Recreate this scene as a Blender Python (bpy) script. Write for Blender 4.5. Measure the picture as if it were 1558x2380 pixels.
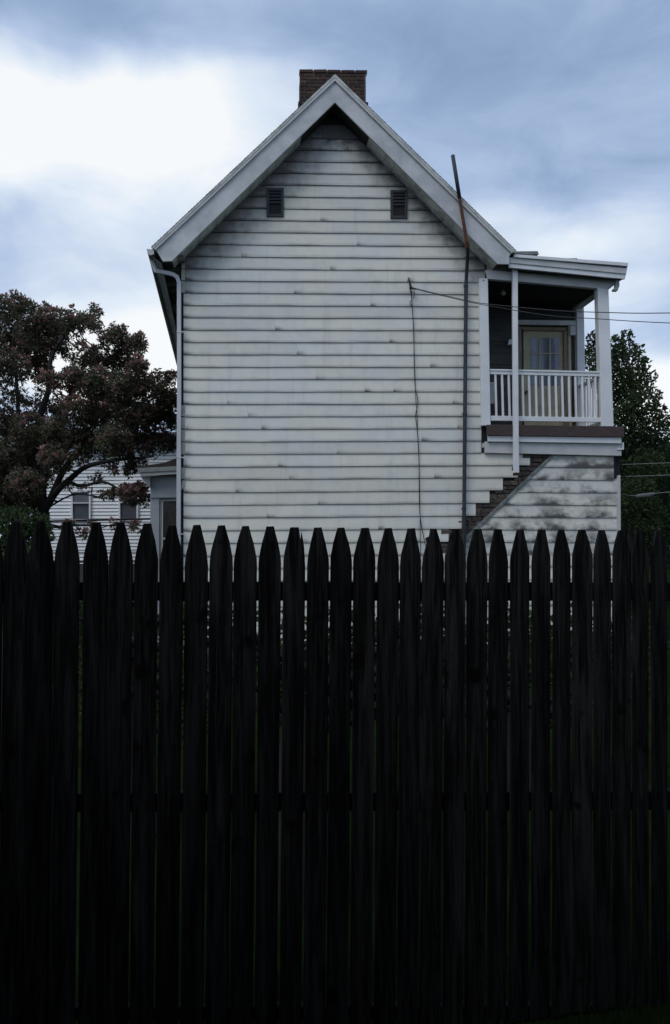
import bpy, bmesh, math, random
from mathutils import Vector, Matrix, noise as mnoise
R = math.radians
rnd = random.Random(7)
for o in list(bpy.data.objects): bpy.data.objects.remove(o)
scene = bpy.context.scene
COL = scene.collection

# ------------------------------------------------------------------ camera
F = 1850.0                       # focal length in units of a 1558 x 2380 frame
CX, CY, HZ = 779.0, 1190.0, 1270.0
PIT = math.atan((HZ-CY)/F)
CAM = Vector((0, 0, 1.76))
cd = bpy.data.cameras.new('camera'); cam = bpy.data.objects.new('camera', cd); COL.objects.link(cam)
cam.location = CAM; cam.rotation_euler = (R(90)+PIT, 0, 0)
cd.sensor_fit = 'VERTICAL'; cd.sensor_height = 36; cd.lens = 36*F/2380
cd.clip_start = 0.05; cd.clip_end = 2000
scene.camera = cam
FW = Vector((0, math.cos(PIT), math.sin(PIT))); UP = Vector((0, -math.sin(PIT), math.cos(PIT))); RT = Vector((1, 0, 0))
def ray(x, y): return FW + RT*((x-CX)/F) + UP*((CY-y)/F)
def project(P):
    d = P-CAM; w = d.dot(FW)
    return (CX+F*d.dot(RT)/w, CY-F*d.dot(UP)/w)
def at(x, y, depth):             # point at a given world distance along +Y
    d = ray(x, y); return CAM + d*(depth/d.y)

# ------------------------------------------------------------------ node helpers
class NT:
    def __init__(s, t): s.t = t; s.n = t.nodes; s.l = t.links
    def add(s, typ, **k):
        n = s.n.new(typ)
        for a, b in k.items(): setattr(n, a, b)
        return n
    def link(s, a, b): s.l.new(a, b)
    def val(s, sock, v):
        if hasattr(v, 'is_output'): s.link(v, sock)
        else: sock.default_value = v
    def math(s, op, a, b=0.0, c=0.0, clamp=False):
        n = s.add('ShaderNodeMath', operation=op, use_clamp=clamp)
        s.val(n.inputs[0], a); s.val(n.inputs[1], b); s.val(n.inputs[2], c)
        return n.outputs[0]
    def vmath(s, op, a, b=(0,0,0)):
        n = s.add('ShaderNodeVectorMath', operation=op)
        s.val(n.inputs[0], a); s.val(n.inputs[1], b)
        return n.outputs[1] if op in ('LENGTH', 'DOT_PRODUCT') else n.outputs[0]
    def smooth(s, v, a, b, lo=0.0, hi=1.0):
        n = s.add('ShaderNodeMapRange', interpolation_type='SMOOTHSTEP')
        s.val(n.inputs[0], v); n.inputs[1].default_value = a; n.inputs[2].default_value = b
        n.inputs[3].default_value = lo; n.inputs[4].default_value = hi
        return n.outputs[0]
    def mix(s, f, a, b, mode='MIX'):
        n = s.add('ShaderNodeMix', data_type='RGBA', blend_type=mode)
        s.val(n.inputs[0], f)
        for i, v in ((6, a), (7, b)):
            if hasattr(v, 'is_output'): s.link(v, n.inputs[i])
            else: n.inputs[i].default_value = (v[0], v[1], v[2], 1)
        return n.outputs[2]
    def noise(s, vec, scale, detail=3, rough=0.55, dist=0.0):
        n = s.add('ShaderNodeTexNoise'); n.inputs['Scale'].default_value = scale
        n.inputs['Detail'].default_value = detail; n.inputs['Roughness'].default_value = rough
        n.inputs['Distortion'].default_value = dist
        if vec is not None: s.link(vec, n.inputs['Vector'])
        return n.outputs['Fac']
    def ramp(s, f, stops):
        n = s.add('ShaderNodeValToRGB'); s.link(f, n.inputs[0])
        e = n.color_ramp.elements
        while len(e) < len(stops): e.new(0.5)
        for k, (p, c) in zip(e, stops): k.position = p; k.color = (c[0], c[1], c[2], 1)
        return n.outputs[0]

# ------------------------------------------------------------------ world: overcast sky with breaks
SUN_EL, SUN_AZ = 52.0, -140.0    # azimuth from +Y towards +X; the sun is veiled by cloud behind the photographer's left shoulder
world = bpy.data.worlds.new('World'); scene.world = world; world.use_nodes = True
w = NT(world.node_tree); w.n.clear()
wo = w.add('ShaderNodeOutputWorld'); bg = w.add('ShaderNodeBackground'); w.link(bg.outputs[0], wo.inputs[0])
sky = w.add('ShaderNodeTexSky', sky_type='NISHITA', sun_disc=False)
sky.sun_elevation = R(SUN_EL); sky.sun_rotation = R(SUN_AZ)
tc = w.add('ShaderNodeTexCoord'); D0 = tc.outputs['Generated']
nz = w.add('ShaderNodeTexNoise'); nz.inputs['Scale'].default_value = 3.2; nz.inputs['Detail'].default_value = 4
w.link(D0, nz.inputs['Vector'])
wob = w.vmath('MULTIPLY', w.vmath('SUBTRACT', nz.outputs['Color'], (0.5, 0.5, 0.5)), (0.20, 0.20, 0.16))
DD = w.vmath('ADD', D0, wob)
DS = w.vmath('MULTIPLY', D0, (1.0, 1.0, 2.3))
n1 = w.noise(DS, 2.1, 7, 0.52, 0.5)
n2 = w.noise(DS, 6.5, 9, 0.64, 0.6)
t = w.math('ADD', w.math('MULTIPLY', n1, 0.75), w.math('MULTIPLY', n2, 0.36))
t = w.math('ADD', t, 0.015)
def blob(px, py, rx, ry, amp):
    global t
    b = ray(px, py).normalized()
    d = w.vmath('SUBTRACT', DD, tuple(b))
    L = w.vmath('LENGTH', w.vmath('MULTIPLY', d, (F/rx, F/((rx+ry)/2), F/ry)))
    t = w.math('ADD', t, w.smooth(L, 1.0, 0.0, 0.0, amp))
# breaks and heavy parts of the cloud deck, by direction
for b in [(190, 300, 680, 260, .56), (480, 270, 380, 190, .20), (-200, 250, 420, 200, .4),
          (300, 830, 420, 180, .75), (1560, 930, 260, 140, .75), (1280, 545, 480, 110, .34), (60, 600, 640, 170, .14), (560, 460, 500, 200, .06),
          (80, 30, 560, 150, -.28), (1300, 60, 700, 220, -.13), (820, 40, 420, 120, -.10), (1420, 350, 420, 130, -.11),
          (1500, 700, 300, 160, .18), (1050, 330, 300, 160, .05), (620, 640, 400, 120, .05)]:
    blob(*b)
cloud = w.ramp(t, [(0.0, (.155, .24, .385)), (.25, (.215, .32, .495)), (.45, (.325, .45, .665)), (.62, (.49, .615, .84)), (.85, (.82, .91, 1.02)), (1.0, (1.03, 1.05, 1.06))])
cloud10 = w.mix(1.0, cloud, (10, 10, 10), 'MULTIPLY')
skyc = w.mix(0.88, sky.outputs[0], cloud10)
w.link(skyc, bg.inputs[0]); bg.inputs[1].default_value = 0.10

sd = bpy.data.lights.new('sun', 'SUN'); so = bpy.data.objects.new('sun', sd); COL.objects.link(so)
sd.energy = 1.0; sd.angle = R(30); sd.color = (1.0, .96, .9)
sdir = Vector((math.sin(R(SUN_AZ))*math.cos(R(SUN_EL)), math.cos(R(SUN_AZ))*math.cos(R(SUN_EL)), math.sin(R(SUN_EL))))
so.rotation_euler = sdir.to_track_quat('Z', 'Y').to_euler(); so.location = (0, 0, 30)
vs = scene.view_settings
vs.view_transform = 'Standard'; vs.look = 'None'; vs.exposure = 0.0; vs.gamma = 1.0; vs.use_curve_mapping = False
scene.render.engine = 'CYCLES'
scene.cycles.max_bounces = 6

# ------------------------------------------------------------------ materials
def new_mat(name):
    m = bpy.data.materials.new(name); m.use_nodes = True
    k = NT(m.node_tree); b = m.node_tree.nodes['Principled BSDF']
    return m, k, b
def simple(name, c1, c2=None, scale=6.0, rough=.7, stretch=(1, 1, 1), bump=0.0, metal=0.0, contrast=(.3, .7), spec=None, rand=0.0):
    m, k, b = new_mat(name)
    g = k.add('ShaderNodeNewGeometry')
    v = k.vmath('MULTIPLY', g.outputs['Position'], stretch)
    f = k.noise(v, scale, 5, .6)
    f2 = k.smooth(f, contrast[0], contrast[1])
    c = k.mix(f2, c1, c2 if c2 else tuple(x*.8 for x in c1))
    if rand:
        oi = k.add('ShaderNodeObjectInfo')
        hv = k.add('ShaderNodeHueSaturation'); k.link(c, hv.inputs['Color'])
        k.link(k.math('MULTIPLY_ADD', oi.outputs['Random'], rand, 1-rand*.5), hv.inputs['Value'])
        c = hv.outputs[0]
    k.link(c, b.inputs['Base Color']); b.inputs['Roughness'].default_value = rough; b.inputs['Metallic'].default_value = metal
    if spec is not None: b.inputs['Specular IOR Level'].default_value = spec
    if bump:
        bp = k.add('ShaderNodeBump'); bp.inputs['Strength'].default_value = bump; bp.inputs['Distance'].default_value = .01
        k.link(f, bp.inputs['Height']); k.link(bp.outputs[0], b.inputs['Normal'])
    return m

WHT = simple('white_painted_trim', (.62, .61, .58), (.49, .49, .475), 3.5, .6, contrast=(.3, .75))
WHT2 = simple('bright_painted_post', (.83, .82, .80), (.72, .72, .71), 3.0, .5)
FASC = simple('rake_board_paint', (.66, .66, .64), (.46, .47, .465), 2.6, .6, contrast=(.3, .72))
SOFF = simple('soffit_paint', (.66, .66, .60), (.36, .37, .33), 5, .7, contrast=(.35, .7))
UNLIT = simple('unlit_peak_dark', (.030, .026, .023), (.014, .013, .012), 8, .85, (1, 1, 6), .5)  # dark colour standing for the unlit opening at the gable peak
BLACKW = simple('black_backing_and_gap_shade', (.012, .012, .014), (.02, .018, .018), 8, .9)  # black for hidden backing; also stands for shade in gaps and openings
ROOF = simple('asphalt_shingles', (.035, .037, .042), (.055, .055, .06), 30, .95, bump=.5)
BROWN = simple('brown_deck_paint', (.075, .042, .034), (.045, .027, .022), 10, .6, (1, 1, 4), .2)
IRON = simple('dark_iron_pipe', (.045, .052, .062), (.028, .032, .04), 9, .6, (1, 1, .5), metal=.2)
RUST = simple('rusted_pipe', (.16, .055, .025), (.07, .032, .02), 12, .85, (1, 1, .5), bump=.3)
ALU = simple('downspout_paint', (.64, .64, .63), (.52, .53, .53), 2.5, .45, (1, 1, .6))
GUTT = simple('gutter_grey_paint', (.30, .31, .30), (.19, .195, .19), 4, .6)
CREAM = simple('cream_door_paint', (.44, .39, .255), (.35, .31, .20), 4, .55)
CREAM2 = simple('worn_corner_trim', (.46, .43, .36), (.3, .28, .24), 6, .7)
VENTM = simple('vent_painted_metal', (.032, .035, .042), (.02, .021, .025), 9, .6)
WIRE = simple('weathered_cable', (.02, .02, .023), (.03, .03, .032), 8, .7)
GREYW = simple('pale_cable', (.30, .32, .30), (.2, .22, .2), 8, .7)
BAYW = simple('bay_wall_paint', (.40, .43, .45), (.32, .345, .36), 2, .65)
BRNR = simple('brown_bay_roof', (.05, .035, .032), (.033, .024, .023), 10, .9)
NEIGH = simple('neighbour_white_siding', (.92, .92, .90), (.84, .85, .85), 1.2, .6)
NSHUT = simple('neighbour_window_blind', (.17, .17, .18), (.125, .125, .135), 3, .6)
MORT = simple('old_mortar', (.34, .29, .24), (.16, .14, .115), 22, .95, bump=.5)
MOSS = simple('weathered_diagonal_board', (.26, .28, .27), (.11, .125, .12), 12, .85)
LAMPM = simple('white_lamp_glass', (.75, .76, .74), (.65, .66, .64), 4, .3)
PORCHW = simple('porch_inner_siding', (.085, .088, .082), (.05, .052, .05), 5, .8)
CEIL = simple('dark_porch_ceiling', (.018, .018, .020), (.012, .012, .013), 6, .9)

def glass_mat(name, col, rough=.08):
    m, k, b = new_mat(name)
    g = k.add('ShaderNodeNewGeometry')
    f = k.noise(k.vmath('MULTIPLY', g.outputs['Position'], (9, 9, 1.2)), 1.6, 3, .5)
    k.link(k.mix(k.smooth(f, .35, .65), col, tuple(x*1.8 for x in col)), b.inputs['Base Color'])
    b.inputs['Roughness'].default_value = rough; b.inputs['Specular IOR Level'].default_value = .8
    return m
GLASS = glass_mat('door_glass_with_curtain', (.085, .10, .13))
GLASSD = glass_mat('bay_window_glass', (.018, .016, .012), .25)

# brick
def brick_mat(name, a, b_, c, moss=0.0):
    m, k, b = new_mat(name)
    oi = k.add('ShaderNodeObjectInfo'); g = k.add('ShaderNodeNewGeometry')
    col = k.ramp(oi.outputs['Random'], [(0, a), (.4, b_), (.75, c), (1, a)])
    f = k.noise(g.outputs['Position'], 28, 5, .65)
    col = k.mix(k.smooth(f, .35, .75, 0, .7), col, (.02, .016, .015))
    f2 = k.noise(g.outputs['Position'], 6, 3, .6)
    if moss: col = k.mix(k.smooth(f2, .5, .75, 0, moss), col, (.07, .075, .035))
    k.link(col, b.inputs['Base Color']); b.inputs['Roughness'].default_value = .92
    bp = k.add('ShaderNodeBump'); bp.inputs['Strength'].default_value = .6; bp.inputs['Distance'].default_value = .01
    k.link(f, bp.inputs['Height']); k.link(bp.outputs[0], b.inputs['Normal'])
    return m
BRICK = brick_mat('chimney_brick', (.080, .038, .030), (.035, .022, .020), (.125, .062, .044), .6)
BRICKD = brick_mat('exposed_dark_stone', (.11, .085, .068), (.05, .038, .034), (.17, .13, .105), .3)

# ------------------------------------------------------------------ object helpers
def tag(o, label=None, cat=None, group=None, kind=None):
    if label: o['label'] = label
    if cat: o['category'] = cat
    if group: o['group'] = group
    if kind: o['kind'] = kind
    return o
def empty(name, loc, label, cat, group=None):
    o = bpy.data.objects.new(name, None); COL.objects.link(o); o.location = loc; o.empty_display_size = .3
    return tag(o, label, cat, group)
def wloc(o):
    v = Vector((0, 0, 0))
    while o: v = v + Vector(o.location); o = o.parent
    return v
class MB:
    def __init__(s): s.v = []; s.f = []; s.uv = []; s.mi = []
    def face(s, pts, uv=None, mi=0):
        n = len(s.v); s.v += [Vector(p) for p in pts]; s.f.append(tuple(range(n, n+len(pts)))); s.uv.append(uv); s.mi.append(mi)
    def raw(s, vs, fs, mi=0):
        n = len(s.v); s.v += [Vector(p) for p in vs]
        for f in fs: s.f.append(tuple(i+n for i in f)); s.uv.append(None); s.mi.append(mi)
    def solid(s, front, off, mi=0):      # extruded polygon
        n = len(front); b = [Vector(p)+off for p in front]
        s.raw(list(front)+b, [tuple(range(n)), tuple(range(2*n-1, n-1, -1))]+[(i, n+i, n+(i+1) % n, (i+1) % n) for i in range(n)], mi)
    def box(s, c, sx, sy, sz, rot=0.0):
        q = Matrix.Rotation(rot, 3, 'Z'); c = Vector(c)
        vs = [c+q@Vector((x*sx/2, y*sy/2, z*sz/2)) for z in (-1, 1) for x, y in ((-1, -1), (1, -1), (1, 1), (-1, 1))]
        s.raw(vs, [(3, 2, 1, 0), (4, 5, 6, 7), (0, 1, 5, 4), (1, 2, 6, 5), (2, 3, 7, 6), (3, 0, 4, 7)])
    def tube(s, pts, rad, n=6, cap=True):
        pts = [Vector(p) for p in pts]; m = len(pts); vs = []
        if not hasattr(rad, '__len__'): rad = [rad]*m
        d0 = (pts[1]-pts[0]).normalized(); a = d0.orthogonal().normalized()
        for i, p in enumerate(pts):
            d = (pts[min(i+1, m-1)]-pts[max(i-1, 0)]).normalized()
            a = (a-d*a.dot(d)).normalized(); b = d.cross(a)
            for j in range(n):
                th = 2*math.pi*j/n; vs.append(p+(a*math.cos(th)+b*math.sin(th))*rad[i])
        fs = [(i*n+j, i*n+(j+1) % n, (i+1)*n+(j+1) % n, (i+1)*n+j) for i in range(m-1) for j in range(n)]
        if cap: fs += [tuple(range(n-1, -1, -1)), tuple(range((m-1)*n, m*n))]
        s.raw(vs, fs)
    def build(s, name, mats, parent=None, origin=None, bevel=0.0, label=None, smooth=False, kind=None):
        me = bpy.data.meshes.new(name)
        o0 = Vector(origin) if origin is not None else (wloc(parent) if parent else Vector((0, 0, 0)))
        me.from_pydata([tuple(v-o0) for v in s.v], [], s.f)
        if any(u is not None for u in s.uv):
            ul = me.uv_layers.new(name='UVMap'); i = 0
            for f, u in zip(s.f, s.uv):
                for j in range(len(f)):
                    ul.data[i].uv = u[j] if u else (5, .5); i += 1
        if not isinstance(mats, (list, tuple)): mats = [mats]
        for m in mats: me.materials.append(m)
        for p, mi in zip(me.polygons, s.mi): p.material_index = mi
        if bevel or not any(u is not None for u in s.uv):
            bm = bmesh.new(); bm.from_mesh(me)
            if bevel:
                bmesh.ops.remove_doubles(bm, verts=bm.verts, dist=1e-5)
                bmesh.ops.bevel(bm, geom=list(bm.edges), offset=bevel, segments=1, affect='EDGES', profile=.5)
            if len(bm.faces) < 20000: bmesh.ops.recalc_face_normals(bm, faces=bm.faces)
            bm.to_mesh(me); bm.free()
        if smooth:
            for p in me.polygons: p.use_smooth = True
        o = bpy.data.objects.new(name, me); COL.objects.link(o)
        if parent: o.parent = parent; o.location = o0-wloc(parent)
        else: o.location = o0
        if label: o['label'] = label
        if kind: o['kind'] = kind
        return o

# ------------------------------------------------------------------ ground
GRASSM = simple('lawn', (.014, .026, .007), (.007, .013, .004), 2.2, .95, bump=.6)
GRASSM.node_tree.nodes['Principled BSDF'].inputs['Specular IOR Level'].default_value = 0.0
GZ = -.07
mb = MB(); mb.face([(-400, -400, GZ), (400, -400, GZ), (400, 400, GZ), (-400, 400, GZ)])
tag(mb.build('ground', GRASSM), kind='structure')

# ------------------------------------------------------------------ the house
VD = Vector((-199/F, 1, 0)).normalized(); UD = Vector((VD.y, -VD.x, 0))
P0 = Vector((0, 13.1, 0))
def hp(x, y, v=0.0):             # point of the photo on the house plane lying v metres behind the gable wall
    d = ray(x, y); k = ((P0-CAM).dot(VD)+v)/d.dot(VD); return CAM+d*k
def back(p, v): return Vector(p)+VD*v
hroot = hp(776, 1400, 0); hroot.z = GZ
house = empty('clapboard_house', hroot, 'old two-storey house with dingy white clapboards, brick chimney and upstairs porch behind the picket fence', 'house')
def prism(name, pts, v0, depth, mat, parent=house, bevel=0.0, label=None, **k):
    mb = MB(); mb.solid([hp(x, y, v0) for x, y in pts], VD*depth)
    return mb.build(name, mat, parent, bevel=bevel, label=label, **k)
def quad(x0, y0, x1, y1): return [(x0, y0), (x1, y0), (x1, y1), (x0, y1)]

# siding material: mottled paint, grime gathered on lower edges and below the rakes
OV = .35
inL = [hp(399.6, 606.7, -OV), hp(778.5, 238, -OV)]; inR = [hp(1157, 614, -OV), hp(778.5, 238, -OV)]
def line_plane(a, b, inside):
    d = (b-a).normalized(); n = VD.cross(d).normalized()
    if (inside-a).dot(n) < 0: n = -n
    return n, a.dot(n)
ins = hp(778, 900, 0)
nL, cL = line_plane(back(inL[0], OV), back(inL[1], OV), ins); nR, cR = line_plane(back(inR[0], OV), back(inR[1], OV), ins)
def siding_mat(name, mould=0.0):
    m, k, b = new_mat(name)
    g = k.add('ShaderNodeNewGeometry'); P = g.outputs['Position']; oi = k.add('ShaderNodeObjectInfo')
    uv = k.add('ShaderNodeUVMap'); sp = k.add('ShaderNodeSeparateXYZ'); k.link(uv.outputs[0], sp.inputs[0])
    U, V = sp.outputs[0], sp.outputs[1]
    Px = k.vmath('MULTIPLY', P, (1, 1, 2.0))
    na = k.noise(Px, .9, 5, .6); nb = k.noise(P, 5.5, 4, .6); nc = k.noise(P, 60, 4, .7)
    Pu = k.vmath('MULTIPLY', P, (1, 1, .12)); nd = k.noise(Pu, 7, 4, .6)
    Pv = k.vmath('MULTIPLY', P, (1, 1, 9)); nl = k.noise(Pv, 1.3, 4, .6)
    col = k.mix(k.smooth(na, .38, .62), (.80, .765, .64), (.74, .73, .665))
    col = k.mix(k.smooth(nb, .4, .8, 0, .35), col, (.56, .54, .49))
    col = k.mix(k.smooth(nd, .5, .8, 0, .45), col, (.50, .50, .49))
    vv = k.math('MULTIPLY_ADD', oi.outputs['Random'], .13, .93)
    col = k.mix(1.0, col, k.vmath('MULTIPLY', (1, 1, 1), k.vmath('ADD', vv, (0, 0, 0))), 'MULTIPLY')
    DIRT_SHADE = (.06, .057, .055)
    # lower edge grime, plus shade painted under the lap at the top edge
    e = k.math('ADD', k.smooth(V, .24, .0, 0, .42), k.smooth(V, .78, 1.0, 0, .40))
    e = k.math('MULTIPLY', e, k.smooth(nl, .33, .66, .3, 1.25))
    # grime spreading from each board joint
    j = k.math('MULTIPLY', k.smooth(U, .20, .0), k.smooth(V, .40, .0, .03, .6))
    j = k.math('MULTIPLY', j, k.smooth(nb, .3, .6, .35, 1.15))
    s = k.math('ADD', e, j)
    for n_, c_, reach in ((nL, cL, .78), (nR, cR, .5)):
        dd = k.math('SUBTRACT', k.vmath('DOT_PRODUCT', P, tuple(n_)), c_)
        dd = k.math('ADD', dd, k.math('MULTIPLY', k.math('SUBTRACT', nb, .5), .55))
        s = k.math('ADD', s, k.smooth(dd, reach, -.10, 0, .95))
    if mould:
        nm = k.noise(k.vmath('MULTIPLY', P, (1, 1, 1.3)), 2.6, 5, .62)
        q = k.math('MULTIPLY', k.smooth(nm, .40, .66, 0, mould), k.smooth(V, .95, .1, .35, 1.0))
        s = k.math('ADD', s, q)
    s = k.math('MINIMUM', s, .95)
    col = k.mix(s, col, DIRT_SHADE)
    k.link(col, b.inputs['Base Color']); b.inputs['Roughness'].default_value = .72
    bp = k.add('ShaderNodeBump'); bp.inputs['Strength'].default_value = .12; bp.inputs['Distance'].default_value = .01
    k.link(nd, bp.inputs['Height']); k.link(bp.outputs[0], b.inputs['Normal'])
    return m
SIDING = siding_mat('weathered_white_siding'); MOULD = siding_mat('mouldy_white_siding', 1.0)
SHADE_GRIME = simple('clapboard_underside_shade_grime', (.05, .053, .058), (.03, .032, .036), 10, .9)  # undersides coloured dark: grime plus the shadow line below each lap

def clapboard(x0, x1, yt0, yt1, yb0, yb1, xt0=None, xt1=None, mat=SIDING, v=0.0, lip=.020, joint=True):
    """one board: x0..x1 at its lower edge; yt/yb at left and right; in photo coordinates"""
    if xt0 is None: xt0 = x0
    if xt1 is None: xt1 = x1
    up = 3.0
    TL, TR = hp(xt0, yt0-up, v-.002), hp(xt1, yt1-up, v-.002); BR, BL = hp(x1, yb1, v-lip), hp(x0, yb0, v-lip)
    L = (BR-BL).length; u0 = 0 if joint else 3
    mb = MB()
    # a slightly wavering lower edge, as on old sheet clapboards
    n = max(1, int(L/.45)); bot = []; top = []
    for i in range(n+1):
        k = i/n; p = BL.lerp(BR, k); q = TL.lerp(TR, k)
        if 0 < i < n: p = p+Vector((0, 0, rnd.uniform(-.0022, .0022)))+VD*rnd.uniform(-.003, .002)
        bot.append(p); top.append(q)
    for i in range(n):
        a, b_ = i/n*L, (i+1)/n*L
        mb.face([bot[i], bot[i+1], top[i+1], top[i]], [(u0+a, 0), (u0+b_, 0), (u0+b_, 1), (u0+a, 1)])
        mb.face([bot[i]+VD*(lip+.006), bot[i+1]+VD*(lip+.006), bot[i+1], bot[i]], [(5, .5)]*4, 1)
    mb.face([bot[0], top[0], top[0]+VD*.012, bot[0]+VD*(lip+.006)], [(5, .5)]*4, 0)
    mb.face([bot[-1], bot[-1]+VD*(lip+.006), top[-1]+VD*.012, top[-1]], [(5, .5)]*4, 0)
    return mb.build('clapboard', [mat, SHADE_GRIME], house)

# row lines: y at x=430 and at x=1090
rows = [(285.5, 292.5)]          # top of the first white board
rows = [(293, 296), (319.5, 325), (346.5, 352), (373, 379.5), (400, 407), (427.5, 434), (455.5, 461.5), (483, 489), (511, 516), (539, 544), (567.5, 572.5),
        (596, 600.6), (624.8, 628.7), (652.3, 655.8), (680.8, 683.7), (709.4, 712), (738, 740), (766.7, 768), (795.2, 796.4), (824, 824.8), (853, 853), (882, 881), (911, 910),
        (939.6, 938.4), (968.7, 966.9), (998, 995.6), (1027, 1024.5), (1056.5, 1053), (1085.5, 1081.8), (1115, 1110.3), (1145, 1139.9), (1174.6, 1169), (1204, 1198.5), (1233.8, 1228.6), (1263, 1258.5)]
while rows[-1][0] < 1500: rows.append((rows[-1][0]+29.8, rows[-1][1]+29.9))
joints = {10: [561], 11: [767], 12: [947], 13: [683], 14: [862], 18: [690], 20: [735], 21: [848, 915], 22: [528, 1052], 23: [576], 24: [608, 1063], 26: [783], 27: [647],
          28: [672, 1010], 16: [640], 19: [1000], 30: [740], 32: [880], 9: [830], 7: [745], 25: [980], 29: [548], 31: [620], 17: [905], 33: [700, 960], 34: [560], 36: [800]}
ends = {14+i: 1119 for i in range(0, 14)}
def row_end(i):                  # right end of row i (between line i and i+1)
    y = (rows[i][1]+rows[i+1][1])/2
    if y < 645: return 1128
    if y < 1053: return 1119
    for a, b in ((1082, 1232), (1111, 1204), (1140, 1169), (1169, 1138), (1199, 1106), (1229, 1073.5), (1260, 1043)):
        if y < a: return b
    return 1021 if y < 1290 else 1440
def yline(i, x):
    a, b = rows[i]; return a+(b-a)*(x-430)/660
wl0, wl1 = project(back(inL[0], OV)), project(back(inL[1], OV)); wr0 = project(back(inR[0], OV))
def rakeL(y): return wl1[0]+(wl0[0]-wl1[0])*(y-wl1[1])/(wl0[1]-wl1[1])
def rakeR(y): return wl1[0]+(wr0[0]-wl1[0])*(y-wl1[1])/(wr0[1]-wl1[1])
for i in range(len(rows)-1):
    y0, y1 = rows[i][0], rows[i+1][0]
    m_ = 16
    xl_t = max(427, rakeL(y0)-m_); xl_b = max(427, rakeL(y1)-m_)
    xr_t = min(row_end(i), rakeR(y0)+m_); xr_b = min(row_end(i), rakeR(y1)+m_)
    js = [x for x in joints.get(i, []) if xl_b+10 < x < xr_b-10]
    xs = [xl_b]+js+[xr_b]
    for n in range(len(xs)-1):
        a, b = xs[n]+(.1 if n else 0), xs[n+1]-(.1 if n < len(xs)-2 else 0)
        ta = xl_t if n == 0 else a; tb = xr_t if n == len(xs)-2 else b
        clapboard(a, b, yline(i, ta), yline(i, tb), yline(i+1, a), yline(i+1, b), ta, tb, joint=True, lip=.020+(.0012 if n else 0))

# shell behind the siding
DEP = 8.5
def zpt(x, z, v): 
    p = hp(x, 1270, v); p.z = z; return p
mb = MB()
A, B = hp(430, 1270, .035), hp(1126, 1270, .035); A.z = B.z = GZ
eL = hp(430, 596, .035); eR = hp(1126, 596, .035); ap = hp(778.5, 262, .035)
mb.solid([A, B, eR, ap, eL], VD*DEP)
mb.build('wall', [BLACKW], house)
# painted side wall on the left, facing the extension
a0 = hp(429, 1270, .05); a0.z = GZ; a1 = hp(429, 600, .05)
for kk in range(24):
    z0 = kk*.205; 
    if z0+.2 > a1.z: break
    mb = MB(); q = a0+Vector((0, 0, z0)); 
    mb.solid([q-UD*.022, q-UD*.004+Vector((0, 0, .205)), q+UD*.01+Vector((0, 0, .205)), q+UD*.01], VD*(DEP-.1)); mb.build('clapboard', SIDING, house)
prism('gable_peak', [(738, 300), (820, 300), (778.5, 252)], .0, .03, UNLIT, label='dark panel standing for the unlit opening in the very peak of the gable')

# rake boards (barge boards)
prism('rake_board', [(779, 186), (779, 238), (399.6, 606.7), (379, 607.7), (372, 596), (362, 580)], -OV, .035, FASC, bevel=.004)
prism('rake_board', [(779.05, 186), (779.05, 238), (1157, 613.5), (1184, 614), (1184.5, 594.5), (1191, 587)], -OV, .035, FASC, bevel=.004)
prism('drip_edge', [(779, 173), (779, 187.5), (361, 581.5), (355.6, 573.7)], -OV-.03, .05, WHT, bevel=.003)
prism('drip_edge', [(779.05, 173), (779.05, 187.5), (1190, 588.5), (1198.5, 583)], -OV-.03, .05, WHT, bevel=.003)
# soffit panels between rake board and wall
for sgn, (p, q) in ((-1, (inL[1], inL[0])), (1, (inR[1], inR[0]))):
    N = 19
    for i in range(N):
        k0, k1 = i/N, (i+.965)/N
        a, b = p.lerp(q, k0), p.lerp(q, k1)
        m = UNLIT if i < 4 else SOFF  # topmost panels coloured dark as part of the unlit peak
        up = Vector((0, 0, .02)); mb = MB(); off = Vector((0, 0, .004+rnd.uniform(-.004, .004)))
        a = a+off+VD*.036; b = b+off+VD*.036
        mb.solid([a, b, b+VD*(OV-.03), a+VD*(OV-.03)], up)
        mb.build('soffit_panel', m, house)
# roof slopes: slab plus stepped shingle courses
apx = hp(779, 171.5, -OV-.035); lef = hp(354, 573, -OV-.035); rig = hp(1199, 582, -OV-.035)
flare = UD*-.27
for nm, q, fl in (('left', lef, flare), ('right', rig, Vector((0, 0, 0)))):
    mb = MB(); th = Vector((0, 0, -.05))
    a, b = apx, q; c, d = back(q, DEP+.4)+fl, back(apx, DEP+.4)
    mb.raw([a, b, c, d, a+th, b+th, c+th, d+th], [(0, 1, 2, 3), (7, 6, 5, 4), (0, 4, 5, 1), (1, 5, 6, 2), (2, 6, 7, 3), (3, 7, 4, 0)])
    rf = mb.build('roof', SOFF, house)
    mb = MB(); N = 62; nrm = (b-a).cross(d-a).normalized()
    if nrm.z < 0: nrm = -nrm
    for i in range(N):
        k0, k1 = i/N, (i+1.15)/N
        p0, p1 = a.lerp(b, k0), a.lerp(b, min(k1, 1.012)); r0, r1 = d.lerp(c, k0), d.lerp(c, min(k1, 1.012))
        o0, o1 = nrm*.004, nrm*(.009+rnd.uniform(0, .003)); j = VD*-rnd.uniform(0, .004)
        mb.raw([p0+o0+j, p1+o1+j, r1+o1, r0+o0, p0+j, p1+j, r1, r0], [(0, 1, 2, 3), (0, 4, 5, 1), (1, 5, 6, 2), (4, 7, 6, 5)])
    mb.build('shingles', ROOF, house, kind='stuff')
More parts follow.
